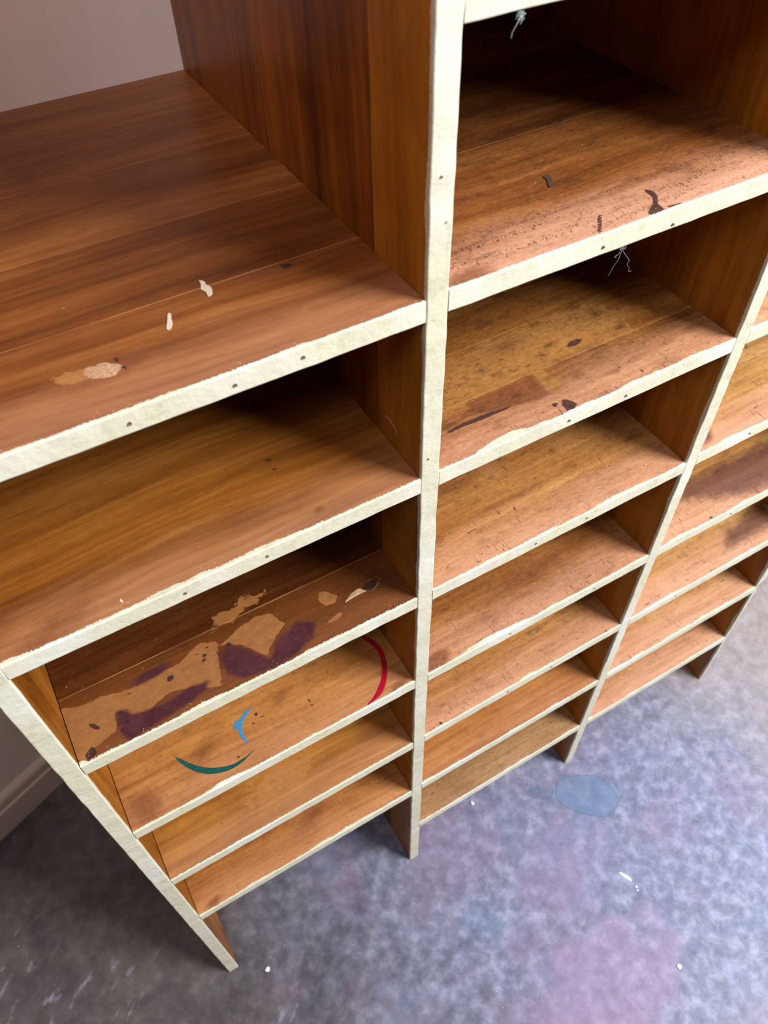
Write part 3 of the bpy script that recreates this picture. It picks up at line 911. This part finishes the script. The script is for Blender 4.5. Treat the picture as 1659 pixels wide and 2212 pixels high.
tag(pebble('paint_speck', PEB, (0.7447, -0.2655, 0), 0.0022, 0.0026, 0.0008, 0, 5), 'tiny white speck beside the long pale flake on the floor, nearer it', 'speck', 'specks beside the pale flake')
tag(pebble('paint_speck', PEB, (0.7425, -0.2715, 0), 0.0018, 0.0020, 0.0008, 0, 6), 'tiny white speck beside the long pale flake on the floor, further from it', 'speck', 'specks beside the pale flake')
tag(pebble('plaster_speck', PEB, (1.0383, 0.0149, Rz[4]), 0.0030, 0.0030, 0.0015, 0, 7), 'round white speck on the purple-stained shelf of the right column', 'speck')

# lint threads caught under the shelf edges
TH = flat('grey_lint', (0.42, 0.50, 0.47), 0.8, 0.2, 300)


def lint(label, strands, r, seed, base):
    v, f = [], []
    rnd = random.Random(seed)
    for s in strands:
        thread_into(v, f, s, r, 5)
    cx, cy, cz = base
    for _ in range(5):
        p = [(cx + rnd.uniform(-.003, .003), cy + rnd.uniform(-.002, .001), cz + rnd.uniform(-.004, .0)) for _ in range(5)]
        thread_into(v, f, p, r * 0.8, 4)
    o = obj('lint_thread', v, f, TH, None, True)
    return tag(o, label, 'lint')


zb = Mz[1] - T
lint('pale curly lint thread hanging below the edge of the pitted middle shelf',
     [[(0.5800, 0.0045, zb), (0.5790, 0.002, 1.2955), (0.5830, 0.001, 1.2900), (0.5880, 0.001, 1.2840), (0.5868, 0.001, 1.2800), (0.5905, 0.001, 1.2760), (0.5901, 0.001, 1.2728), (0.594, 0.001, 1.2722)],
      [(0.5800, 0.0045, zb), (0.5785, 0.003, 1.2965), (0.5755, 0.001, 1.2895), (0.5715, 0.001, 1.2840), (0.5690, 0.001, 1.2785), (0.5680, 0.001, 1.2760)],
      [(0.5795, 0.0045, zb), (0.5740, 0.001, 1.2945), (0.5696, 0.001, 1.2934), (0.5725, 0.001, 1.2915)]], 0.00013, 3, (0.5790, 0.003, zb - 0.0005))
zb0 = Mz[0] - T
lint('tuft of grey-green lint hanging under the topmost middle shelf edge',
     [[(0.4490, 0.004, zb0), (0.4485, 0.001, 1.4870), (0.4455, 0.000, 1.4835), (0.4430, 0.000, 1.4800), (0.4425, 0.0, 1.4768)],
      [(0.4495, 0.004, zb0), (0.4500, 0.001, 1.4860), (0.4480, 0.0, 1.4830)]], 0.00022, 5, (0.4490, 0.002, zb0 - 0.001))
HAIR = flat('pale_fibre', (0.62, 0.45, 0.38), 0.6, 0.1, 300)
v, f = [], []
xs = X[2] - 0.0003
thread_into(v, f, [(xs, 0.0660, 1.1540), (xs, 0.0620, 1.1560), (xs, 0.0570, 1.1580), (xs, 0.0520, 1.1560), (xs, 0.0480, 1.1560), (xs, 0.0440, 1.1530), (xs, 0.0425, 1.1480)], 0.00032)
tag(obj('pale_fibre', v, f, HAIR, None, True), 'curved pale fibre stuck to the upright beside the second left shelf', 'fibre')
v, f = [], []
zz = Lz[3] + 0.0006
thread_into(v, f, [(0.352, 0.034, zz), (0.360, 0.036, zz + 0.003), (0.366, 0.041, zz + 0.004), (0.362, 0.047, zz + 0.002), (0.352, 0.047, zz)], 0.00012)
tag(obj('hair', v, f, TH, None, True), 'fine looped hair by the torn splinter on the stained left shelf', 'hair')
